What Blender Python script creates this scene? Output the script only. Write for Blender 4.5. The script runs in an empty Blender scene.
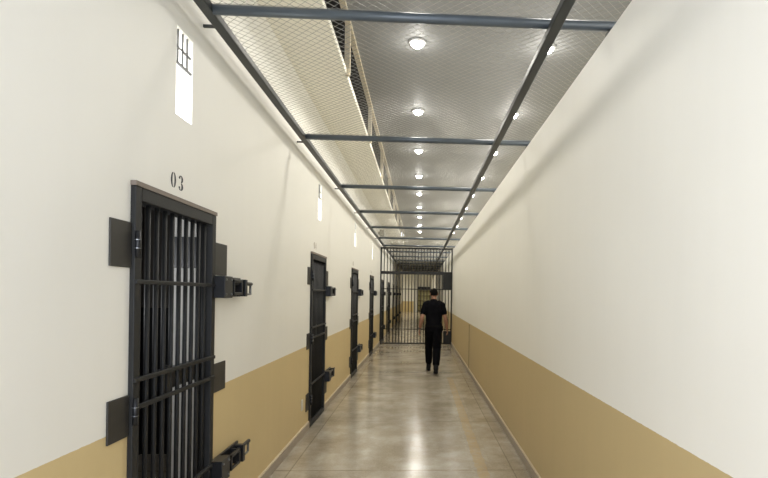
import bpy, bmesh, math, random
from mathutils import Vector, Matrix

random.seed(7)
sc = bpy.context.scene
C = sc.collection
PI = math.pi

# ------------------------------------------------------------------ materials
MATS = {}

def new_mat(name):
    m = bpy.data.materials.new(name)
    m.use_nodes = True
    nt = m.node_tree
    b = nt.nodes.get('Principled BSDF')
    return m, nt, b

def N(nt, typ, **kw):
    n = nt.nodes.new(typ)
    for k, v in kw.items():
        setattr(n, k, v)
    return n

def mth(nt, op, a, b=None, clamp=False):
    n = nt.nodes.new('ShaderNodeMath')
    n.operation = op
    n.use_clamp = clamp
    for i, v in enumerate((a, b)):
        if v is None:
            continue
        if isinstance(v, (int, float)):
            n.inputs[i].default_value = v
        else:
            nt.links.new(v, n.inputs[i])
    return n.outputs[0]

def mixc(nt, fac, a, b):
    n = nt.nodes.new('ShaderNodeMix')
    n.data_type = 'RGBA'
    if isinstance(fac, (int, float)):
        n.inputs['Factor'].default_value = fac
    else:
        nt.links.new(fac, n.inputs['Factor'])
    for key, v in (('A', a), ('B', b)):
        idx = 6 if key == 'A' else 7
        if isinstance(v, tuple):
            n.inputs[idx].default_value = (*v[:3], 1)
        else:
            nt.links.new(v, n.inputs[idx])
    return n.outputs[2]

def noise(nt, vec, scale, detail=4, rough=0.55):
    n = N(nt, 'ShaderNodeTexNoise')
    n.inputs['Scale'].default_value = scale
    n.inputs['Detail'].default_value = detail
    n.inputs['Roughness'].default_value = rough
    if vec is not None:
        nt.links.new(vec, n.inputs['Vector'])
    return n.outputs[0]

def ramp(nt, fac, lo, hi):
    n = N(nt, 'ShaderNodeMapRange')
    n.inputs['From Min'].default_value = lo
    n.inputs['From Max'].default_value = hi
    nt.links.new(fac, n.inputs['Value'])
    return n.outputs[0]

def position(nt):
    g = N(nt, 'ShaderNodeNewGeometry')
    s = N(nt, 'ShaderNodeSeparateXYZ')
    nt.links.new(g.outputs['Position'], s.inputs[0])
    return g.outputs['Position'], s.outputs

def scaled(nt, vec, sx, sy, sz):
    n = N(nt, 'ShaderNodeMapping')
    n.inputs['Scale'].default_value = (sx, sy, sz)
    nt.links.new(vec, n.inputs['Vector'])
    return n.outputs[0]

def plain(name, col, rough=0.5, metal=0.0, var=0.12, scale=14.0, bump=0.0, spec=0.5):
    m, nt, b = new_mat(name)
    tc = N(nt, 'ShaderNodeTexCoord')
    f = noise(nt, tc.outputs['Object'], scale)
    dark = tuple(c * (1 - var) for c in col)
    lite = tuple(min(1, c * (1 + var)) for c in col)
    nt.links.new(mixc(nt, f, dark, lite), b.inputs['Base Color'])
    b.inputs['Roughness'].default_value = rough
    b.inputs['Metallic'].default_value = metal
    b.inputs['Specular IOR Level'].default_value = spec
    if bump:
        bp = N(nt, 'ShaderNodeBump')
        bp.inputs['Strength'].default_value = bump
        bp.inputs['Distance'].default_value = 0.004
        nt.links.new(noise(nt, tc.outputs['Object'], scale * 6), bp.inputs['Height'])
        nt.links.new(bp.outputs[0], b.inputs['Normal'])
    MATS[name] = m
    return m

def emit(name, col, strength):
    m, nt, b = new_mat(name)
    tc = N(nt, 'ShaderNodeTexCoord')
    f = noise(nt, tc.outputs['Object'], 3.0)
    nt.links.new(mixc(nt, f, tuple(c * .97 for c in col), col), b.inputs['Emission Color'])
    b.inputs['Emission Strength'].default_value = strength
    b.inputs['Base Color'].default_value = (*col, 1)
    MATS[name] = m
    return m

def two_tone(name, upper, lower, split):
    m, nt, b = new_mat(name)
    p, xyz = position(nt)
    big = noise(nt, p, 0.9, 5)
    streak = noise(nt, scaled(nt, p, 3.0, 3.0, 0.25), 2.2, 3)
    wob = mth(nt, 'MULTIPLY', mth(nt, 'SUBTRACT', noise(nt, p, 30, 2), 0.5), 0.006)
    z = mth(nt, 'ADD', xyz[2], wob)
    fac = mth(nt, 'GREATER_THAN', z, split)
    mott = mth(nt, 'ADD', mth(nt, 'MULTIPLY', big, .6), mth(nt, 'MULTIPLY', streak, .4))
    up = mixc(nt, mott, tuple(c * .95 for c in upper), tuple(min(1, c * 1.04) for c in upper))
    lo = mixc(nt, mott, tuple(c * .90 for c in lower), tuple(c * 1.08 for c in lower))
    nt.links.new(mixc(nt, fac, lo, up), b.inputs['Base Color'])
    b.inputs['Roughness'].default_value = 0.48
    b.inputs['Specular IOR Level'].default_value = 0.35
    bp = N(nt, 'ShaderNodeBump')
    bp.inputs['Strength'].default_value = 0.12
    bp.inputs['Distance'].default_value = 0.003
    nt.links.new(noise(nt, p, 60, 3), bp.inputs['Height'])
    nt.links.new(bp.outputs[0], b.inputs['Normal'])
    MATS[name] = m
    return m

CREAM = (0.825, 0.805, 0.72)
TAN = (0.55, 0.43, 0.225)
two_tone('wall_paint_left', (0.805, 0.793, 0.725), (0.625, 0.492, 0.255), 0.965)
two_tone('wall_paint_right', (0.855, 0.842, 0.775), TAN, 0.995)
two_tone('wall_shade_cell', (0.075, 0.066, 0.056), (0.008, 0.008, 0.008), 1.40)  # two tones, both darkened to imitate the dim cell
plain('plain_cream', CREAM, .6, var=.04, scale=1.5)
plain('soffit_cream', (0.90, 0.87, 0.75), .65, var=.04, scale=1.2)
plain('truss_cream', (0.62, 0.54, 0.38), .6, var=.08, scale=8)
plain('ceiling_grey', (0.25, 0.253, 0.247), .6, var=.10, scale=1.1)
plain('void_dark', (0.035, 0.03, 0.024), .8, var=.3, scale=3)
plain('cell_light', (0.80, 0.78, 0.74), .6, var=.06, scale=3)
plain('cell_dark', (0.02, 0.02, 0.02), .8, var=.2, scale=3)  # near-black colour standing in for the unlit cells
plain('cell_window_dark', (0.012, 0.014, 0.018), .4, var=.2, scale=3)
plain('door_steel', (0.0155, 0.016, 0.0155), .55, .05, var=.22, scale=18, bump=.12, spec=.35)
plain('plate_steel', (0.038, 0.036, 0.031), .5, .25, var=.2, scale=14, bump=.12)
plain('bolt_steel', (0.02, 0.021, 0.023), .38, .45, var=.25, scale=25)
plain('bright_bolt', (0.22, 0.23, 0.24), .3, .8, var=.15, scale=25)
plain('lintel_brown', (0.19, 0.155, 0.125), .55, var=.2, scale=12)
plain('beam_steel', (0.085, 0.103, 0.118), .34, .25, var=.18, scale=9)
plain('rail_steel', (0.034, 0.038, 0.038), .42, .2, var=.2, scale=9)
plain('wire_metal', (0.36, 0.35, 0.31), .45, .3, var=.12, scale=9)
plain('gate_steel', (0.010, 0.0104, 0.010), .45, .2, var=.2, scale=12)
plain('lamp_trim', (0.7, 0.7, 0.7), .3, .3, var=.04)
plain('base_stone', (0.33, 0.275, 0.21), .4, var=.16, scale=22)
plain('base_cap', (0.66, 0.57, 0.41), .5, var=.06, scale=10)
plain('joint_dark', (0.20, 0.15, 0.09), .8, var=.2)
plain('white_plastic', (0.60, 0.57, 0.48), .4, var=.03)
plain('window_grey', (0.10, 0.10, 0.10), .5)
plain('number_ink', (0.035, 0.035, 0.038), .7, var=.2, scale=40)
plain('number_faded', (0.42, 0.37, 0.31), .7, var=.1, scale=40)
plain('speaker_dark', (0.05, 0.048, 0.042), .6)
plain('shelf_dark', (0.16, 0.14, 0.07), .6)
plain('shelf_green', (0.52, 0.49, 0.27), .6, var=.25, scale=4)
plain('pilaster_grey', (0.55, 0.55, 0.52), .6, var=.06)
plain('skin', (0.30, 0.155, 0.095), .5, var=.08, scale=30)
plain('eye_white', (0.7, 0.68, 0.65), .3, var=.02)
plain('shirt_black', (0.0035, 0.0035, 0.005), .9, var=.3, scale=20, bump=.3, spec=.08)
plain('trouser_black', (0.0032, 0.0032, 0.0045), .9, var=.3, scale=16, bump=.3, spec=.08)
plain('boot_black', (0.006, 0.006, 0.006), .6, var=.3, spec=.2)
plain('sole_black', (0.01, 0.01, 0.01), .7, var=.2)
plain('hair_black', (0.006, 0.005, 0.0045), .9, var=.4, scale=60, bump=.4, spec=.08)
plain('belt_black', (0.004, 0.004, 0.004), .8, spec=.1)
plain('watch_steel', (0.08, 0.08, 0.085), .3, .8)
emit('lamp_glow', (1.0, 0.97, 0.90), 40.0)
emit('glowing_glass', (1.0, 1.0, 0.98), 2.6)  # emission stands in for daylight coming through the slit panes

def floor_mat():
    m, nt, b = new_mat('polished_floor')
    p, xyz = position(nt)
    x, y = xyz[0], xyz[1]
    big = ramp(nt, noise(nt, p, 1.7, 6, .68), .36, .66)
    mid = ramp(nt, noise(nt, scaled(nt, p, 1, .6, 1), 3.6, 7, .7), .40, .68)
    fine = noise(nt, p, 60, 3, .6)
    c = mixc(nt, big, (0.31, 0.262, 0.185), (0.59, 0.545, 0.455))
    c = mixc(nt, mth(nt, 'MULTIPLY', mid, .62), c, (0.265, 0.21, 0.135))
    speck = ramp(nt, fine, .42, .62)
    c = mixc(nt, mth(nt, 'MULTIPLY', speck, .22), c, (0.58, 0.53, 0.43))
    # worn edges beside the walls
    edge = mth(nt, 'GREATER_THAN', mth(nt, 'ABSOLUTE', mth(nt, 'ADD', x, .135)), .985)
    c = mixc(nt, mth(nt, 'MULTIPLY', edge, .16), c, (0.20, 0.165, 0.12))
    el = mth(nt, 'LESS_THAN', mth(nt, 'ABSOLUTE', mth(nt, 'SUBTRACT', mth(nt, 'ABSOLUTE', mth(nt, 'ADD', x, .135)), .985)), .006)
    c = mixc(nt, mth(nt, 'MULTIPLY', el, .45), c, (0.13, 0.095, 0.06))
    # cast joints across the corridor
    ping = mth(nt, 'PINGPONG', mth(nt, 'SUBTRACT', y, 1.0), .875)
    jn = mth(nt, 'LESS_THAN', ping, .011)
    brk = ramp(nt, noise(nt, p, 2.3, 3), .35, .55)
    c = mixc(nt, mth(nt, 'MULTIPLY', jn, mth(nt, 'MULTIPLY', brk, .62)), c, (0.17, 0.115, 0.06))
    dj = mth(nt, 'LESS_THAN', mth(nt, 'ABSOLUTE', mth(nt, 'SUBTRACT', y, 10.2)), .022)
    c = mixc(nt, mth(nt, 'MULTIPLY', dj, .8), c, (0.11, 0.09, 0.07))
    # worn ochre strip along the right
    wob = mth(nt, 'MULTIPLY', mth(nt, 'SUBTRACT', noise(nt, p, 9, 3), .5), .05)
    cx = mth(nt, 'ABSOLUTE', mth(nt, 'SUBTRACT', mth(nt, 'ADD', x, wob), .575))
    band = mth(nt, 'LESS_THAN', cx, .052)
    reach = mth(nt, 'LESS_THAN', y, 9.6)
    wear = ramp(nt, noise(nt, p, 13, 4, .7), .30, .62)
    bf = mth(nt, 'MULTIPLY', mth(nt, 'MULTIPLY', band, reach), mth(nt, 'ADD', mth(nt, 'MULTIPLY', wear, .45), .14))
    c = mixc(nt, bf, c, (0.50, 0.33, 0.11))
    ol = mth(nt, 'LESS_THAN', mth(nt, 'ABSOLUTE', mth(nt, 'SUBTRACT', mth(nt, 'ABSOLUTE', mth(nt, 'SUBTRACT', x, .575)), .082)), .012)
    of = mth(nt, 'MULTIPLY', mth(nt, 'MULTIPLY', ol, reach), mth(nt, 'MULTIPLY', ramp(nt, noise(nt, p, 16, 2), .45, .6), .35))
    c = mixc(nt, of, c, (0.55, 0.49, 0.36))
    nt.links.new(c, b.inputs['Base Color'])
    r = mth(nt, 'ADD', mth(nt, 'MULTIPLY', mid, .13), .10)
    nt.links.new(mth(nt, 'ADD', r, mth(nt, 'MULTIPLY', fine, .05)), b.inputs['Roughness'])
    b.inputs['Specular IOR Level'].default_value = .55
    bp = N(nt, 'ShaderNodeBump')
    bp.inputs['Strength'].default_value = .16
    bp.inputs['Distance'].default_value = .004
    nt.links.new(noise(nt, p, 20, 4), bp.inputs['Height'])
    nt.links.new(bp.outputs[0], b.inputs['Normal'])
    MATS['polished_floor'] = m
floor_mat()

# ------------------------------------------------------------------ mesh helpers
class MB:
    def __init__(self):
        self.bm = bmesh.new()
    def box(self, x0, x1, y0, y1, z0, z1):
        v = [self.bm.verts.new(p) for p in ((x0,y0,z0),(x1,y0,z0),(x1,y1,z0),(x0,y1,z0),(x0,y0,z1),(x1,y0,z1),(x1,y1,z1),(x0,y1,z1))]
        for f in ((0,3,2,1),(4,5,6,7),(0,1,5,4),(1,2,6,5),(2,3,7,6),(3,0,4,7)):
            self.bm.faces.new([v[i] for i in f])
        return self
    def tube(self, pts, r, n=10, cap=True):
        """round bar along a polyline; r is a radius or a list of radii"""
        pts = [Vector(p) for p in pts]
        rs = r if isinstance(r, (list, tuple)) else [r] * len(pts)
        rings = []
        for i, p in enumerate(pts):
            d = (pts[min(i+1, len(pts)-1)] - pts[max(i-1, 0)]).normalized()
            a = Vector((0,0,1)) if abs(d.z) < .9 else Vector((1,0,0))
            u = d.cross(a).normalized(); w = d.cross(u).normalized()
            rings.append([self.bm.verts.new(p + (u*math.cos(2*PI*k/n) + w*math.sin(2*PI*k/n)) * rs[i]) for k in range(n)])
        for a, b in zip(rings, rings[1:]):
            for k in range(n):
                self.bm.faces.new((a[k], a[(k+1)%n], b[(k+1)%n], b[k]))
        if cap:
            self.bm.faces.new(rings[0][::-1]); self.bm.faces.new(rings[-1])
        return self
    def lathe(self, prof, n=24, centre=(0,0,0)):
        """profile of (radius, z)"""
        cx, cy, cz = centre
        rings = []
        for r, z in prof:
            if r < 1e-6:
                rings.append([self.bm.verts.new((cx, cy, cz+z))])
            else:
                rings.append([self.bm.verts.new((cx + r*math.cos(2*PI*k/n), cy + r*math.sin(2*PI*k/n), cz+z)) for k in range(n)])
        for a, b in zip(rings, rings[1:]):
            for k in range(n):
                q = [a[k % len(a)], a[(k+1) % len(a)], b[(k+1) % len(b)], b[k % len(b)]]
                u = []
                for v in q:
                    if v not in u: u.append(v)
                if len(u) > 2:
                    try: self.bm.faces.new(u)
                    except ValueError: pass
        return self
    def limb(self, pts, radii, n=16, side=(1,0,0)):
        """closed rounded limb: radii are (across, deep) per point"""
        pts = [Vector(p) for p in pts]
        P, R, D = [], [], []
        for i, p in enumerate(pts):
            d = (pts[min(i+1, len(pts)-1)] - pts[max(i-1, 0)]).normalized()
            r = radii[i]; r = (r, r) if isinstance(r, (int, float)) else r
            P.append(p); R.append(r); D.append(d)
        seq = []
        r0 = min(R[0]); r1 = min(R[-1])
        for k in (0.05, .35, .7):
            a = math.acos(k) if False else k
            seq.append((P[0] - D[0]*r0*.6*math.sqrt(1-k*k), (R[0][0]*k, R[0][1]*k), D[0]))
        for i in range(len(P)): seq.append((P[i], R[i], D[i]))
        for k in (.7, .35, .05):
            seq.append((P[-1] + D[-1]*r1*.6*math.sqrt(1-k*k), (R[-1][0]*k, R[-1][1]*k), D[-1]))
        rings = []
        for p, r, d in seq:
            s = Vector(side); s = (s - d*s.dot(d))
            s = s.normalized() if s.length > 1e-4 else d.orthogonal().normalized()
            w = d.cross(s).normalized()
            rings.append([self.bm.verts.new(p + s*math.cos(2*PI*k/n)*r[0] + w*math.sin(2*PI*k/n)*r[1]) for k in range(n)])
        for a, b in zip(rings, rings[1:]):
            for k in range(n):
                self.bm.faces.new((a[k], a[(k+1)%n], b[(k+1)%n], b[k]))
        self.bm.faces.new(rings[0][::-1]); self.bm.faces.new(rings[-1])
        return self
    def ball(self, c, r, seg=20):
        mt = Matrix.Translation(c) @ Matrix.Diagonal((r[0], r[1], r[2], 1))
        bmesh.ops.create_uvsphere(self.bm, u_segments=seg, v_segments=seg//2+2, radius=1, matrix=mt)
        return self
    def mesh(self, name):
        bmesh.ops.recalc_face_normals(self.bm, faces=self.bm.faces[:])
        me = bpy.data.meshes.new(name)
        self.bm.to_mesh(me); self.bm.free()
        return me
    def build(self, name, mat, parent=None, loc=None, smooth=False, bevel=0):
        me = self.mesh(name)
        me.materials.append(MATS[mat])
        if smooth:
            for p in me.polygons: p.use_smooth = True
        o = bpy.data.objects.new(name, me); C.objects.link(o)
        if parent: o.parent = parent
        if loc: o.location = loc
        if bevel:
            bv = o.modifiers.new('bevel', 'BEVEL'); bv.width = bevel; bv.segments = 2; bv.limit_method = 'ANGLE'
        return o

def tag(o, label, cat, group=None):
    o['label'] = label; o['category'] = cat
    if group: o['group'] = group
    return o

def thing(name, label, cat, loc=(0,0,0), group=None):
    o = bpy.data.objects.new(name, None); C.objects.link(o)
    o.empty_display_size = .1
    o.location = loc
    return tag(o, label, cat, group)

def struct(o):
    o['kind'] = 'structure'
    return o

def copy_tree(o, parent=None):
    c = o.copy(); C.objects.link(c)
    if parent: c.parent = parent
    for ch in list(o.children): copy_tree(ch, c)
    return c

ORD = ['first','second','third','fourth','fifth','sixth','seventh','eighth','ninth','tenth','eleventh','twelfth','thirteenth','fourteenth']

# ------------------------------------------------------------------ dimensions (metres; corridor runs along +Y)
XL, XR = -1.27, 1.00          # wall faces
Y0, YL, YE = -0.8, 34.0, 47.0 # open end behind, end of left wall, end wall
TOPR, MESHZ = 3.00, 3.09
SOF, CEIL = 3.76, 4.31
EDGE = -0.775                 # open edge of the cream soffit
YB = 24.4                     # bulkhead
DOORS = [2.275, 5.89, 9.34, 12.70, 16.22, 19.62, 23.09, 26.56, 30.03]
DW, DH = 0.872, 2.022
WINS = [2.665, 6.29, 9.74, 13.20]
WW, WZ0, WZ1 = 0.185, 2.475, 2.93
GY = 15.95

# ------------------------------------------------------------------ setting
MB().box(-3.2, 2.4, Y0, YE+.2, -.15, 0).build('floor', 'polished_floor')
struct(bpy.data.objects['floor'])

def wall_with_holes(name, x_face, thick, y0, y1, z0, z1, holes, mat):
    """wall slab whose visible face is at x_face and which goes back to x_face-thick"""
    ys = sorted({y0, y1, *[h[0] for h in holes], *[h[1] for h in holes]})
    zs = sorted({z0, z1, *[h[2] for h in holes], *[h[3] for h in holes]})
    m = MB(); bm = m.bm
    solid = lambda i, j: 0 <= i < len(ys)-1 and 0 <= j < len(zs)-1 and not any(h[0]-1e-6 <= ys[i] and ys[i+1] <= h[1]+1e-6 and h[2]-1e-6 <= zs[j] and zs[j+1] <= h[3]+1e-6 for h in holes)
    xa, xb = x_face, x_face - thick
    q = lambda *p: bm.faces.new([bm.verts.new(v) for v in p])
    for i in range(len(ys)-1):
        for j in range(len(zs)-1):
            if not solid(i, j): continue
            a, b, c, d = ys[i], ys[i+1], zs[j], zs[j+1]
            q((xa,a,c),(xa,b,c),(xa,b,d),(xa,a,d)); q((xb,a,c),(xb,a,d),(xb,b,d),(xb,b,c))
            if not solid(i-1, j): q((xa,a,c),(xa,a,d),(xb,a,d),(xb,a,c))
            if not solid(i+1, j): q((xa,b,c),(xb,b,c),(xb,b,d),(xa,b,d))
            if not solid(i, j-1): q((xa,a,c),(xb,a,c),(xb,b,c),(xa,b,c))
            if not solid(i, j+1): q((xa,a,d),(xa,b,d),(xb,b,d),(xb,a,d))
    bmesh.ops.remove_doubles(bm, verts=bm.verts[:], dist=1e-5)
    return struct(m.build(name, mat))

holes = [(d, d+DW, 0, DH+.02) for d in DOORS] + [(w, w+WW, WZ0, WZ1) for w in WINS]
wall_with_holes('wall_left', XL, .07, Y0, YL, 0, SOF, holes, 'wall_paint_left')
struct(MB().box(XR, XR+.25, Y0, YE, 0, TOPR).build('wall_right', 'wall_paint_right'))
struct(MB().box(2.4, 2.5, Y0, YE, 0, CEIL+.05).build('wall_outer', 'plain_cream'))
struct(MB().box(-3.2, 2.4, YE, YE+.15, 0, CEIL).build('wall_end', 'wall_paint_left'))
struct(MB().box(-3.3, -3.2, YL-.1, YE, 0, SOF).build('wall_hall', 'wall_paint_left'))
struct(MB().box(-3.3, XL-.07, YL-.16, YL, 0, SOF).build('wall_return', 'wall_paint_left'))
# ceilings: low cream soffit at the left, raised grey ceiling, bulkhead and low cream ceiling far away
struct(MB().box(-3.0, EDGE, Y0, YB, SOF, SOF+.06).build('ceiling_soffit', 'soffit_cream'))
struct(MB().box(EDGE, 2.4, Y0, YB, CEIL, CEIL+.06).build('ceiling', 'ceiling_grey'))
struct(MB().box(-3.2, 2.4, YB, YB+.1, SOF, CEIL+.06).build('wall_bulkhead', 'soffit_cream'))
struct(MB().box(-3.2, 2.4, YB, YE, SOF, SOF+.06).build('ceiling_far', 'soffit_cream'))
# dark loft beside the raised ceiling
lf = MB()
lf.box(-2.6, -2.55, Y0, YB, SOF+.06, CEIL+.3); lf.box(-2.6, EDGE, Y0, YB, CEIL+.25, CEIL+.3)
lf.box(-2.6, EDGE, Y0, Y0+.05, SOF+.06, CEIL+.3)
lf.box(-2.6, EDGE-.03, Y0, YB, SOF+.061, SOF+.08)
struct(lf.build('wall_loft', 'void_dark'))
struct(MB().box(EDGE-.02, EDGE+.035, Y0, YB, CEIL-.045, CEIL+.01).build('trim_ceiling_edge', 'truss_cream'))
# baseboards, split at the doors on the left
def baseboard(name, runs, xa, xb, cap0, cap1):
    a = MB(); c = MB()
    for y0, y1 in runs:
        a.box(min(xa,xb), max(xa,xb), y0, y1, 0, .078)
        c.box(min(cap0,cap1), max(cap0,cap1), y0, y1, .078, .092)
    o = struct(a.build(name, 'base_stone'))
    c.build('cap_strip', 'base_cap', o)
edges = [Y0]
for d in DOORS: edges += [d-.005, d+DW+.005]
edges.append(YL)
baseboard('baseboard_left', list(zip(edges[0::2], edges[1::2])), XL, XL+.018, XL, XL+.012)
baseboard('baseboard_right', [(Y0, YE)], XR-.018, XR, XR-.012, XR)
baseboard('baseboard_end', [], 0, 0, 0, 0) if False else None
struct(MB().box(XR-.006, XR+.001, 10.19, 10.215, .09, TOPR).build('trim_1', 'joint_dark')) 
bpy.data.objects['trim_1'].scale.z = .325
struct(MB().box(-.62, -.30, YE-.25, YE, 0, SOF).build('trim_2', 'pilaster_grey'))

# cells behind the doors
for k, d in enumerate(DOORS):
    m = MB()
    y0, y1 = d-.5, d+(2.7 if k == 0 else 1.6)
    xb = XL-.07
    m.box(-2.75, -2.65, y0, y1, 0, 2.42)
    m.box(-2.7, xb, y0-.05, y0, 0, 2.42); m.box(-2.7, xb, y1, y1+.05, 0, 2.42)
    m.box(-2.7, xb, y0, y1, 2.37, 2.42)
    o = struct(m.build('wall_cell', 'wall_shade_cell' if k == 0 else 'cell_dark'))
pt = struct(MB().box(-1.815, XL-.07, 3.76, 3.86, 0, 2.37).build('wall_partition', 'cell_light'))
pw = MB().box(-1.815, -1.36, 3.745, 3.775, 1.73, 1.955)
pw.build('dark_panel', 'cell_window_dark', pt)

# slit windows
for k, w in enumerate(WINS):
    o = bpy.data.objects.new('window_%d' % (k+1), None); C.objects.link(o)
    o.location = (XL, w, WZ0); struct(o)
    zs = .275
    h = WZ1-WZ0
    MB().box(-.035, -.02, -.012, WW, 0, zs).build('pane', 'glowing_glass', o)          # big lower light
    MB().box(-.060, -.050, 0, WW, zs, h).build('pane', 'glowing_glass', o)
    fr = MB()
    fr.box(-.019, -.007, 0, WW, zs-.002, zs+.008)
    fr.box(-.019, -.011, 0, WW, zs+.084, zs+.092)
    for q in (.22, .50, .78): fr.box(-.019, -.011, WW*q, WW*q+.007, zs, h)
    fr.build('window_bars', 'window_grey', o)
    bk = MB().box(-.08, -.07, -.1, WW+.1, -.1, h+.1)
    bk.build('backing', 'plain_cream', o)

# ------------------------------------------------------------------ cell door
def make_door():
    """local origin: floor, near jamb, face of the left wall; +X comes out into the corridor"""
    t = thing('cell_door', '', 'door', (XL, DOORS[0], 0))
    f = MB(); s = .052
    f.box(-.06, .022, 0, s, 0.012, DH); f.box(-.06, .022, DW-s, DW, 0.012, DH)
    f.box(-.06, .022, s, DW-s, DH-.062, DH); f.box(-.06, .022, s, DW-s, .012, .065)
    f.build('frame', 'door_steel', t, bevel=.004)
    MB().box(-.07, .026, -.004, DW+.004, DH, DH+.021).build('lintel_strip', 'lintel_brown', t)
    nb = 10; pitch = (DW-2*s)/nb
    for k in range(nb):
        y = s + pitch*(k+.5)
        MB().tube([(-.012, y, .06), (-.012, y, DH-.058)], .0112, 12).build('vertical_bar', 'door_steel', t, smooth=True)
    for z in (1.60, 1.165, 1.043, .51):
        MB().box(.012, .030, .004, DW-.004, z-.010, z+.010).build('cross_bar', 'door_steel', t, bevel=.003)
    # food slot between the two middle cross bars
    b = MB()
    b.box(-.075, -.03, .36, .80, 1.052, 1.156)
    sl = b.build('food_slot', 'cell_window_dark', t)
    MB().box(-.02, .003, .34, .37, 1.04, 1.185).build('slot_guide', 'door_steel', sl)
    # wall plates
    for z0, z1 in ((1.660, 1.858), (.925, 1.105), (.225, .42)):
        MB().box(0, .008, -.152, -.002, z0, z1).build('wall_plate', 'plate_steel', t, bevel=.002)
    for z0, z1 in ((1.665, 1.865), (.935, 1.115), (.215, .41)):
        MB().box(0, .008, DW+.002, DW+.215, z0, z1).build('wall_plate', 'plate_steel', t, bevel=.002)
    # hinges
    for z in (1.765, 1.03, .33):
        h = MB().tube([(.03, .006, z-.058), (.03, .006, z+.058)], .012, 12).build('hinge', 'bolt_steel', t, smooth=True)
        g = MB().tube([(.03, .006, z-.02), (.03, .006, z-.017)], .0135, 12); g.tube([(.03, .006, z+.017), (.03, .006, z+.02)], .0135, 12)
        g.build('hinge_ring', 'bright_bolt', h)
    # slide bolts
    for zc in (1.592, .465):
        b = MB()
        b.box(.008, .022, DW-.03, DW+.43, zc-.062, zc+.066)            # back plate
        b.box(.018, .085, DW-.02, DW+.11, zc-.068, zc+.066)            # lock case
        o = b.build('slide_bolt', 'bolt_steel', t, bevel=.003)
        c = MB()                                                       # open square keeper
        y0, y1 = DW+.15, DW+.31
        c.box(.02, .08, y0, y0+.018, zc-.05, zc+.05); c.box(.02, .08, y1-.018, y1, zc-.05, zc+.05)
        c.box(.062, .08, y0, y1, zc+.032, zc+.05); c.box(.062, .08, y0, y1, zc-.05, zc-.032)
        c.box(.02, .08, DW+.36, DW+.40, zc-.06, zc+.055)
        c.build('keeper', 'bolt_steel', o, bevel=.003)
        MB().tube([(.05, DW+.08, zc+.028), (.05, DW+.56, zc+.028)], .013, 12).build('sliding_rod', 'bolt_steel', o, smooth=True)
        h = MB()
        h.tube([(.05, DW+.44, zc+.028), (.05, DW+.44, zc-.045), (.05, DW+.545, zc-.045), (.05, DW+.545, zc+.028)], .0085, 8)
        h.build('pull_handle', 'bright_bolt', o, smooth=True)
        p = MB()
        for yy in (DW+.0, DW+.085):
            for zz in (-.045, .045): p.tube([(.084, yy, zc+zz), (.091, yy, zc+zz)], .007, 8)
        p.build('bolt_heads', 'bright_bolt', o)
    return t

door = make_door()
door_labels = [
    'black barred steel cell door under the stencilled 03, nearest the camera',
    'narrow-looking black barred cell door, second from the camera on the left wall',
    'black barred cell door, third from the camera on the left wall',
    'black barred cell door just in front of the corridor gate, fourth from the camera',
    'black cell door immediately behind the corridor gate on the left wall',
    'black cell door second beyond the corridor gate on the left wall',
    'black cell door third beyond the corridor gate on the left wall',
    'black cell door fourth beyond the corridor gate on the left wall',
    'farthest black cell door beyond the corridor gate on the left wall']
for k, d in enumerate(DOORS):
    o = door if k == 0 else copy_tree(door)
    o.location = (XL, d, 0)
    tag(o, door_labels[k], 'cell door', 'barred cell doors along the left wall')

# ------------------------------------------------------------------ stencilled numbers above the doors
def crescent(m, cy, cz, ry_o, rz_o, ry_i, a0, a1, rz_i=None, n=14):
    """flat thick-thin stroke in the wall plane (x is thickness)"""
    rz_i = rz_i or rz_o*.93
    front = []
    for k in range(n+1):
        a = a0 + (a1-a0)*k/n
        front.append(((cy+ry_o*math.cos(a), cz+rz_o*math.sin(a)), (cy+ry_i*math.cos(a), cz+rz_i*math.sin(a))))
    for (o0, i0), (o1, i1) in zip(front, front[1:]):
        v = [m.bm.verts.new((x, p[0], p[1])) for x in (0, .0015) for p in (o0, o1, i1, i0)]
        for f in ((0,3,2,1),(4,5,6,7),(0,1,5,4),(1,2,6,5),(2,3,7,6),(3,0,4,7)):
            m.bm.faces.new([v[i] for i in f])

def digit(ch, cy, h):
    m = MB(); w = h*.30; r = h/2; g = .14
    if ch == '0':
        crescent(m, cy+.002, 0, w, r, w*.42, -PI/2+g, PI/2-g)
        crescent(m, cy-.002, 0, w, r, w*.42, PI/2+g, 3*PI/2-g)
    elif ch == '3':
        crescent(m, cy, r*.5, w*.95, r*.5, w*.30, -PI/2+.25, PI*.5-.1, r*.40)
        crescent(m, cy, r*.5, w*.95, r*.5, w*.45, PI*.5+.12, PI*.98, r*.40)
        crescent(m, cy, -r*.5, w, r*.52, w*.32, -PI/2+.1, PI/2-.25, r*.42)
        crescent(m, cy, -r*.5, w, r*.52, w*.48, PI*1.02, PI*1.5-.12, r*.42)
    elif ch == '4':
        m.box(0, .0015, cy+w*.25, cy+w*.65, -r, r); m.box(0, .0015, cy-w, cy+w, -r*.45, -r*.28)
        m.box(0, .0015, cy-w*.6, cy-w*.3, -r*.2, r*.3)
    elif ch == '5':
        m.box(0, .0015, cy-w*.8, cy+w*.8, r*.8, r); m.box(0, .0015, cy-w*.8, cy-w*.5, r*.1, r*.72)
        crescent(m, cy, -r*.42, w, r*.58, w*.35, -PI/2+.1, PI/2-.1, r*.48)
    elif ch == '6':
        crescent(m, cy, -r*.42, w, r*.58, w*.4, -PI/2+.1, PI/2-.1, r*.48)
        crescent(m, cy+w*.1, 0, w*1.1, r, w*.5, PI*.5+.12, PI*1.5-.12)
    return m

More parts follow.
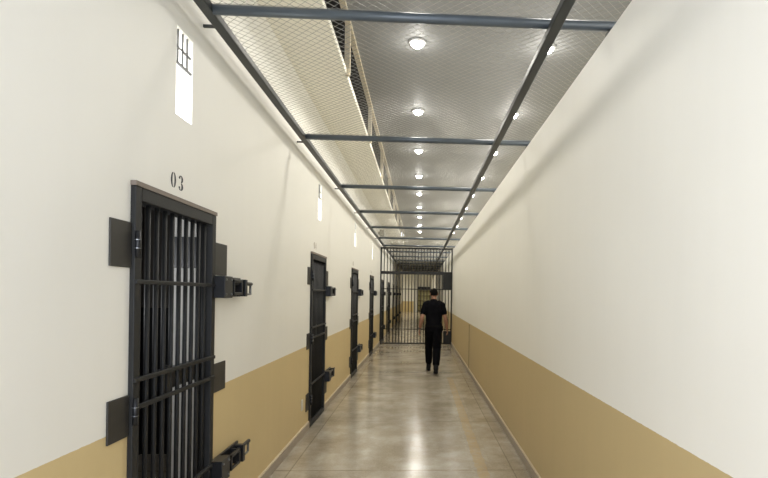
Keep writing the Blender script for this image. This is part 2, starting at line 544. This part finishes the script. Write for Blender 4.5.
nums = [(2.65, 2.73, '03', 'number_ink', .078, 'black stencilled number 03 painted above the nearest cell door'),
        (6.08, 6.17, '04', 'number_faded', .078, 'faint stencilled number on the wall above the second cell door'),
        (9.52, 9.61, '05', 'number_faded', .078, 'faint stencilled number on the wall above the third cell door'),
        (12.95, 13.04, '06', 'number_faded', .078, 'faint stencilled number on the wall above the fourth cell door')]
for ya, yb, txt, mat, h, lab in nums:
    t = thing('cell_number', lab, 'painted number', (XL+.0005, ya, 2.13), 'stencilled numbers above the cell doors')
    for ch, y in zip(txt, (0, yb-ya)):
        digit(ch, y, h).build('digit', mat, t)

# white outlet plate beside the second door
t = thing('wall_outlet', 'small white outlet plate low on the tan wall just before the second cell door', 'outlet', (XL, 5.56, .345))
MB().box(0, .008, -.035, .035, -.06, .06).build('cover_plate', 'white_plastic', t, bevel=.003)
MB().box(.008, .011, -.02, .02, -.045, .045).build('socket', 'white_plastic', t, bevel=.002)

# ------------------------------------------------------------------ overhead grid
BEAMS = [2.80, 5.0, 7.25, 9.42, 11.58, 13.75]
k = BEAMS[-1]
FAR = [15.85 + 2.2*i for i in range(1, 9)]
def cross_beam(y, label, x1=XR+.09):
    t = thing('cross_beam', label, 'steel beam', (0, y, MESHZ), 'steel cross beams carrying the wire mesh')
    m = MB()
    pr = [(.027*math.cos(PI*q/7), .027*math.sin(PI*q/7)) for q in range(14)]
    ends = []
    for x in (XL+.125, x1):
        ends.append([m.bm.verts.new((x, a, b)) for a, b in pr])
    for q in range(14): m.bm.faces.new((ends[0][q], ends[0][(q+1)%14], ends[1][(q+1)%14], ends[1][q])).smooth = True
    m.bm.faces.new(ends[0]); m.bm.faces.new(ends[1][::-1])
    m.build('tube', 'beam_steel', t)
    MB().box(XR+.03, XR+.09, -.03, .03, TOPR-MESHZ, -.029).build('support_foot', 'rail_steel', t)
    return t
for i, y in enumerate(BEAMS):
    cross_beam(y, 'dark grey steel cross beam under the ceiling mesh, %s from the camera' % ORD[i])
cross_beam(15.85, 'dark grey steel cross beam directly above the barred corridor gate')
for i, y in enumerate(FAR):
    cross_beam(y, 'dark grey steel cross beam seen through the gate, %s beyond it' % ORD[i])

def rail(name, x, w, label, brackets):
    t = thing(name, label, 'steel beam', (x, 0, MESHZ))
    MB().box(-w, w, Y0, 33.9, -.024, .022).build('tube', 'rail_steel', t, bevel=.006)
    if brackets:
        for y in BEAMS + [15.85] + FAR[:3]:
            b = MB().box(XL-x, -w, y+.17, y+.185, -.008, .006)
            b.build('wall_bracket', 'rail_steel', t)
    return t
rail('side_rail', XL+.10, .030, 'dark steel rail running along the top of the left wall', True)
rail('long_beam', .715, .030, 'long dark steel beam running down the corridor under the right of the mesh', False).location.z = MESHZ-.045

# diamond wire mesh, a panel per bay
def wire_panel(y0, y1, label, step=.060, r=.0014):
    x0, x1 = XL+.035, XR+.09
    z = MESHZ+.034
    m = MB(); bm = m.bm
    W, L = x1-x0, y1-y0
    def wire(a, b):
        d = Vector((b[0]-a[0], b[1]-a[1], 0))
        if d.length < .02: return
        s = Vector((-d.y, d.x, 0)).normalized()*r
        up = Vector((0, 0, r))
        A, B = Vector((a[0], a[1], 0)), Vector((b[0], b[1], 0))
        va = [bm.verts.new(A+o) for o in (s, up, -s, -up)]; vb = [bm.verts.new(B+o) for o in (s, up, -s, -up)]
        for q in range(4): bm.faces.new((va[q], va[(q+1)%4], vb[(q+1)%4], vb[q]))
    n = int((W+L)/step)+1
    for q in range(1, n):
        c = q*step
        # x + y = c
        wire((x0+max(0, c-L), min(c, L)), (x0+min(c, W), max(0, c-W)))
        wire((x1-max(0, c-L), min(c, L)), (x1-min(c, W), max(0, c-W)))
    # border wires
    for a, b in (((x0,0),(x1,0)), ((x0,L),(x1,L)), ((x0,0),(x0,L)), ((x1,0),(x1,L))): wire(a, b)
    o = m.build('wire_mesh_panel', 'wire_metal', None, (0, y0, z))
    return tag(o, label, 'wire mesh', 'diamond wire mesh panels overhead')
seq = [0.4] + BEAMS + [15.85]
for i in range(len(seq)-1):
    if i == 0: lab = 'diamond wire mesh overhead in front of the first cross beam'
    elif i == len(seq)-2: lab = 'diamond wire mesh overhead in the last bay before the corridor gate'
    else: lab = 'diamond wire mesh overhead between the %s and %s cross beams' % (ORD[i-1], ORD[i])
    wire_panel(seq[i], seq[i+1], lab)
wire_panel(15.85, 33.8, 'long run of diamond wire mesh overhead beyond the corridor gate')

# beige posts in the opening between soffit and raised ceiling
for i in range(9):
    y = 5.14 + 2.25*i
    o = MB().box(-.028, .028, -.022, .022, SOF+.0, CEIL-.04).build('loft_post', 'truss_cream', None, (EDGE+.005, y, 0), bevel=.003)
    tag(o, 'beige upright post in the loft opening above the mesh, %s from the camera' % ORD[i], 'post', 'beige posts along the loft opening')

# downlights
def make_lamp():
    t = thing('ceiling_downlight', '', 'ceiling light', (0, 0, CEIL))
    MB().lathe([(.060,-.001),(.098,-.001),(.098,-.012),(.085,-.022),(.066,-.022),(.060,-.006)], 28).build('trim_ring', 'lamp_trim', t, smooth=True)
    MB().lathe([(.066,-.010),(.064,-.035),(.048,-.056),(.025,-.066),(0,-.069)], 24).build('bulb', 'lamp_glow', t, smooth=True)
    return t
lamp = make_lamp()
first = True
def lamp_light(x, y, z, w):
    l = bpy.data.lights.new('lamp', 'SPOT'); l.energy = w; l.color = (1.0, .95, .855)
    l.shadow_soft_size = .14; l.spot_size = math.radians(168); l.spot_blend = .6
    o = bpy.data.objects.new('lamp_light', l); C.objects.link(o); o.location = (x, y, z)
    l = bpy.data.lights.new('lamp_spill', 'POINT'); l.energy = 3.6; l.color = (1.0, .97, .92)
    l.shadow_soft_size = .05
    o = bpy.data.objects.new('lamp_spill', l); C.objects.link(o); o.location = (x, y, z)
for row, x in (('middle', -.075), ('right', 1.35)):
    for i in range(9):
        y = 5.50 + 2.04*i
        o = lamp if first else copy_tree(lamp); first = False
        o.location = (x, y, CEIL)
        where = 'middle row' if row == 'middle' else 'row beside the right wall'
        tag(o, 'round glowing ceiling downlight, %s from the camera in the %s' % (ORD[i], where), 'ceiling light', 'downlights in the raised grey ceiling')
        lamp_light(x, y, CEIL-.15, 58)
for i, (x, y) in enumerate(((-2.1, 36.5), (-2.1, 40), (-2.1, 43.5))):  # unseen lamps added behind the left wall to brighten the far end
    o = copy_tree(lamp); o.location = (x, y, SOF)
    tag(o, 'unseen ceiling downlight added to light the far hall beyond the gate, %s along it' % ORD[i], 'ceiling light', 'added unseen downlights beyond the gate')
    lamp_light(x, y, SOF-.13, 160)

for x in (-.075, 1.35): lamp_light(x, 3.46, CEIL-.13, 20)   # added next pair above the view, without fixtures, brightening the near walls

# dark box hanging under the cream soffit
t = thing('loudspeaker', 'small dark box fixed high on the left wall above the mesh near the gate', 'loudspeaker', (-1.165, 15.0, 3.27))
MB().box(-.065, .065, -.07, .07, 0, .20).build('case', 'speaker_dark', t, bevel=.008)
MB().box(-.11, -.06, -.03, .03, .06, .14).build('wall_bracket', 'rail_steel', t)

# ------------------------------------------------------------------ corridor gate
def make_gate():
    t = thing('barred_gate', 'tall black barred gate closing off the whole corridor ahead of the walking man', 'gate', (0, GY, 0))
    xa, xb = XL+.022, XR-.022
    n = 23
    for k in range(1, n):
        x = xa + (xb-xa)*k/n
        MB().tube([(x, 0, .03), (x, 0, 3.03)], .0135, 8).build('vertical_bar', 'gate_steel', t, smooth=True)
    for x in (xa, xb):
        MB().box(x-.02, x+.02, -.025, .025, 0, 3.05).build('side_post', 'gate_steel', t)
    MB().box(xa, xb, -.02, .02, 3.0, 3.045).build('top_rail', 'gate_steel', t)
    MB().box(xa, xb, -.035, .035, 2.205, 2.295).build('middle_rail', 'gate_steel', t)
    MB().box(xa, xb, -.022, .022, .012, .05).build('bottom_rail', 'gate_steel', t)
    for z in (1.74, .48):
        MB().box(xa, xb, -.02, -.008, z-.012, z+.012).build('cross_bar', 'gate_steel', t)
    lk = MB().box(.705, .975, -.06, .05, 1.735, 2.21).build('lock_box', 'gate_steel', t, bevel=.006)
    MB().tube([(.80, -.075, 1.95), (.80, -.055, 1.95)], .02, 12).build('keyhole_cover', 'bolt_steel', lk)
    MB().box(.735, .975, -.05, .04, .05, .43).build('lower_lock_box', 'gate_steel', t, bevel=.006)
    return t
make_gate()

# end wall: shelving in a doorway with a dark header
t = thing('metal_shelving', 'greenish shelf unit under a dark header against the far end wall', 'shelving', (.33, YE-.02, 0))
MB().box(-.58, .58, -.42, 0, 2.05, 2.32).build('header', 'gate_steel', t)
for x in (-.56, .56): MB().box(x-.03, x+.03, -.40, 0, 0, 2.05).build('side_panel', 'shelf_green', t)
for z in (.1, .55, 1.0, 1.45, 1.9): MB().box(-.53, .53, -.38, -.02, z, z+.06).build('shelf', 'shelf_dark', t)
MB().box(-.53, .53, -.02, -.005, 0, 2.05).build('back_panel', 'shelf_green', t)

# ------------------------------------------------------------------ walking man
def remesh(mb, name, mat, parent, voxel, it=4, fac=.5):
    me = mb.mesh(name + '_src')
    o = bpy.data.objects.new(name + '_src', me); C.objects.link(o)
    r = o.modifiers.new('r', 'REMESH'); r.mode = 'VOXEL'; r.voxel_size = voxel; r.use_smooth_shade = True
    s = o.modifiers.new('s', 'SMOOTH'); s.factor = fac; s.iterations = it
    dg = bpy.context.evaluated_depsgraph_get()
    me2 = bpy.data.meshes.new_from_object(o.evaluated_get(dg))
    bpy.data.objects.remove(o)
    me2.name = name
    me2.materials.clear(); me2.materials.append(MATS[mat])
    for p in me2.polygons: p.use_smooth = True
    n = bpy.data.objects.new(name, me2); C.objects.link(n); n.parent = parent
    return n

def make_man():
    t = thing('person', 'man in black short-sleeved shirt and trousers walking away towards the gate', 'person', (.270, 10.12, 0))
    # joints (local; +y is his walking direction)
    HIP = .885
    sh = {-1: Vector((-.160, .03, 1.370)), 1: Vector((.160, .03, 1.370))}
    el = {-1: Vector((-.235, -.03, 1.10)), 1: Vector((.235, .00, 1.10))}
    wr = {-1: Vector((-.275, .07, .875)), 1: Vector((.275, .10, .885))}
    hp = {-1: Vector((-.078, .015, HIP)), 1: Vector((.078, -.015, HIP))}
    kn = {-1: Vector((-.085, .205, .51)), 1: Vector((.070, -.07, .48))}
    an = {-1: Vector((-.078, .33, .105)), 1: Vector((.048, -.325, .150))}
    toe = {-1: Vector((-.085, .505, .035)), 1: Vector((.055, -.165, .036))}
    b = MB()
    # torso, neck, head
    b.limb([(0,0,.86),(0,.005,.98),(0,.01,1.10),(0,.015,1.24),(0,.02,1.36),(0,.025,1.42)],
           [(.150,.100),(.148,.098),(.138,.092),(.158,.102),(.165,.095),(.10,.07)], 24)
    b.limb([(0,.025,1.40),(0,.035,1.47),(0,.048,1.55)], [(.062,.062),(.056,.058),(.054,.058)], 18)
    b.ball((0,.055,1.592), (.073,.092,.098)); b.ball((0,.085,1.535), (.052,.062,.052))
    b.limb([(0,.135,1.60),(0,.160,1.572),(0,.150,1.560)], [.010,.015,.012], 10)              # nose
    for s in (-1, 1):
        b.limb([(s*.074,.040,1.612),(s*.082,.034,1.585),(s*.074,.046,1.558)], [(.008,.014),(.009,.017),(.007,.010)], 10)
    b.ball((0,.142,1.530), (.024,.010,.008))                                                   # lips
    b.ball((0,.128,1.622), (.052,.018,.010))                                                   # brow
    for s in (-1, 1):
        b.limb([sh[s]+Vector((-s*.05,0,.0)), sh[s], sh[s].lerp(el[s],.5), el[s]], [.060,.060,.047,.040], 16)
        b.limb([el[s], el[s].lerp(wr[s],.3), wr[s]], [.040,.043,.027], 16)
        d = (wr[s]-el[s]).normalized()
        # palm: thin across X, broad along Y (back of hand outwards)
        fw = Vector((0,1,0)); fw = (fw - d*fw.dot(d)).normalized()
        b.limb([wr[s], wr[s]+d*.035, wr[s]+d*.085], [(.016,.026),(.016,.040),(.013,.041)], 14)
        inn = Vector((-s,0,0)); inn = (inn - d*inn.dot(d)).normalized()
        for q, (off, ln) in enumerate(((.031,.070),(.011,.080),(-.010,.074),(-.030,.058))):
            p0 = wr[s]+d*.075+fw*off
            p1 = p0+d*ln*.45+inn*.004; p2 = p1+d*ln*.30+inn*.014; p3 = p2+d*ln*.18+inn*.016
            b.limb([p0,p1,p2,p3], [.0095,.0090,.0082,.0070], 10)
        p0 = wr[s]+d*.030+fw*.028
        p1 = p0+d*.030+fw*.022+inn*.010; p2 = p1+d*.030+fw*.006+inn*.008
        b.limb([p0,p1,p2], [.012,.0105,.008], 10)
        b.limb([hp[s], hp[s].lerp(kn[s],.5), kn[s]], [.085,.070,.054], 16)
        b.limb([kn[s], kn[s].lerp(an[s],.35), an[s]], [.054,.056,.036], 16)
        b.limb([an[s], an[s].lerp(toe[s],.6), toe[s]], [(.034,.034),(.040,.030),(.036,.022)], 14)
    body = remesh(b, 'body', 'skin', t, .0055, 3)
    for s in (-1, 1):
        MB().ball((s*.030,.136,1.600), (.013,.010,.009), 12).build('eye', 'eye_white', t, smooth=True)
    # shirt
    m = MB()
    m.limb([(0,0,.87),(0,.0,.93),(0,.005,1.02),(0,.01,1.12),(0,.012,1.24),(0,.018,1.35),(0,.024,1.415),(0,.03,1.445)],
           [(.166,.122),(.164,.122),(.156,.118),(.160,.116),(.174,.122),(.168,.112),(.115,.086),(.072,.070)], 28)
    for s in (-1, 1):
        mid = sh[s].lerp(el[s], .66)
        m.limb([sh[s]+Vector((-s*.07,0,.030)), sh[s]+Vector((s*.002,0,-.004)), sh[s].lerp(el[s],.35)+Vector((s*.004,0,0)), mid+Vector((s*.004,0,0))], [.068,.069,.064,.060], 18)
    shirt = remesh(m, 'shirt', 'shirt_black', t, .009, 3)
    c = MB()
    c.limb([(0,.027,1.425),(0,.033,1.462)], [(.072,.072),(.066,.068)], 18)
    c.build('collar', 'shirt_black', shirt, smooth=True)
    # trousers
    m = MB()
    m.limb([(0,0,.99),(0,0,.93),(0,0,.85)], [(.160,.112),(.168,.122),(.165,.122)], 26)
    for s in (-1, 1):
        m.limb([hp[s]+Vector((0,0,.02)), hp[s].lerp(kn[s],.5), kn[s], kn[s].lerp(an[s],.4), kn[s].lerp(an[s],.82)],
               [(.098,.115),(.092,.104),(.080,.090),(.078,.088),(.068,.076)], 20)
    remesh(m, 'trousers', 'trouser_black', t, .009, 3)
    m = MB(); m.limb([(0,0,.955),(0,0,.925)], [(.168,.124),(.168,.124)], 26)
    bl = m.build('belt', 'belt_black', t, smooth=True)
    MB().box(.165, .190, -.06, .02, .85, .95).build('belt_pouch', 'belt_black', bl, bevel=.004)
    # boots
    for s in (-1, 1):
        a, q = an[s], toe[s]
        m = MB()
        m.limb([a.lerp(kn[s],.30), a.lerp(kn[s],.12), a+Vector((0,-.012,-.03))], [.054,.050,.050], 18)
        heel = a + (a-q).normalized()*.045; heel.z = max(.040, a.z-.065)
        fd = (q-heel)
        m.limb([heel, heel+fd*.35+Vector((0,0,.012)), heel+fd*.72+Vector((0,0,.006)), q+fd*.06], [(.040,.036),(.043,.044),(.049,.036),(.041,.028)], 18)
        bo = remesh(m, 'boot', 'boot_black', t, .006, 3)
        z = Vector((0,0,-.030))
        w = MB(); w.limb([heel+z*.9, heel+fd*.4+z*.8, heel+fd*.72+z*.85, q+fd*.08+z*.55], [(.041,.011),(.040,.010),(.050,.010),(.040,.009)], 16)
        w.build('sole', 'sole_black', bo, smooth=True)
    # hair: short crop over crown, back and sides
    m = MB()
    m.ball((0,.044,1.606), (.0785,.094,.096), 28)
    bm = m.bm
    for v in list(bm.verts):
        face = v.co.y > .10 and v.co.z < 1.645
        low = v.co.z < 1.548 or (v.co.y > .045 and v.co.z < 1.60)
        if face or low: bm.verts.remove(v)
    m.build('hair', 'hair_black', t, smooth=True)
    # watch on the left wrist
    d = (wr[-1]-el[-1]).normalized()
    wt = MB().tube([wr[-1]-d*.030, wr[-1]-d*.010], .0335, 16).build('wristwatch', 'watch_steel', t, smooth=True)
    MB().tube([wr[-1]-d*.02+Vector((-.030,0,0)), wr[-1]-d*.02+Vector((-.041,0,0))], .018, 14).build('watch_face', 'bolt_steel', wt)
    return t
make_man()

# ------------------------------------------------------------------ light
w = bpy.data.worlds.new('daylight'); sc.world = w; w.use_nodes = True
nt = w.node_tree
bg = nt.nodes['Background']
bg.inputs['Color'].default_value = (.90, .96, 1.12, 1)
bg.inputs['Strength'].default_value = 2.8
l = bpy.data.lights.new('cell_fill', 'POINT'); l.energy = 17; l.shadow_soft_size = .08; l.color = (.95, .97, 1)  # added light inside the nearest cell, brightening its partition
o = bpy.data.objects.new('cell_light', l); C.objects.link(o); o.location = (-2.25, 2.75, 1.75)

# added fill light behind the camera, on the left, brightening the right wall
l = bpy.data.lights.new('rear_fill', 'AREA'); l.shape = 'RECTANGLE'; l.size = .9; l.size_y = 1.6; l.energy = 44; l.color = (.95, .97, 1.0)
o = bpy.data.objects.new('rear_fill', l); C.objects.link(o); o.location = (-1.15, -.6, 1.9)
o.rotation_euler = Vector((.42, .90, .05)).to_track_quat('-Z', 'Y').to_euler()
# added fill light hidden behind the right wall, brightening the ceilings over its top
l = bpy.data.lights.new('ceiling_fill', 'AREA'); l.shape = 'RECTANGLE'; l.size = .40; l.size_y = 21.0; l.energy = 78; l.color = (1.0, .97, .92)
o = bpy.data.objects.new('ceiling_fill_light', l); C.objects.link(o); o.location = (XR+.60, 10.5, TOPR+.22)
o.rotation_euler = (0, math.radians(180-68), 0)

# ------------------------------------------------------------------ camera
cam = bpy.data.cameras.new('camera'); co = bpy.data.objects.new('camera', cam); C.objects.link(co)
cam.sensor_fit = 'HORIZONTAL'; cam.sensor_width = 36
cam.lens = 505/768*36
cam.shift_x = -.08198; cam.shift_y = .07343
cam.clip_start = .05; cam.clip_end = 200
YAW, ROLL = math.radians(3), .015
fwd = Vector((math.sin(YAW), math.cos(YAW), 0)); right = Vector((math.cos(YAW), -math.sin(YAW), 0)); up = Vector((0,0,1))
r2 = right*math.cos(ROLL) + up*math.sin(ROLL)
u2 = up*math.cos(ROLL) - right*math.sin(ROLL)
M = Matrix((( r2.x, u2.x, -fwd.x, 0), (r2.y, u2.y, -fwd.y, 0), (r2.z, u2.z, -fwd.z, 1.56), (0,0,0,1)))
co.matrix_world = M
sc.camera = co
sc.view_settings.view_transform = 'Standard'
sc.view_settings.look = 'None'
sc.view_settings.exposure = 0.0
sc.cycles.max_bounces = 10
sc.cycles.diffuse_bounces = 6
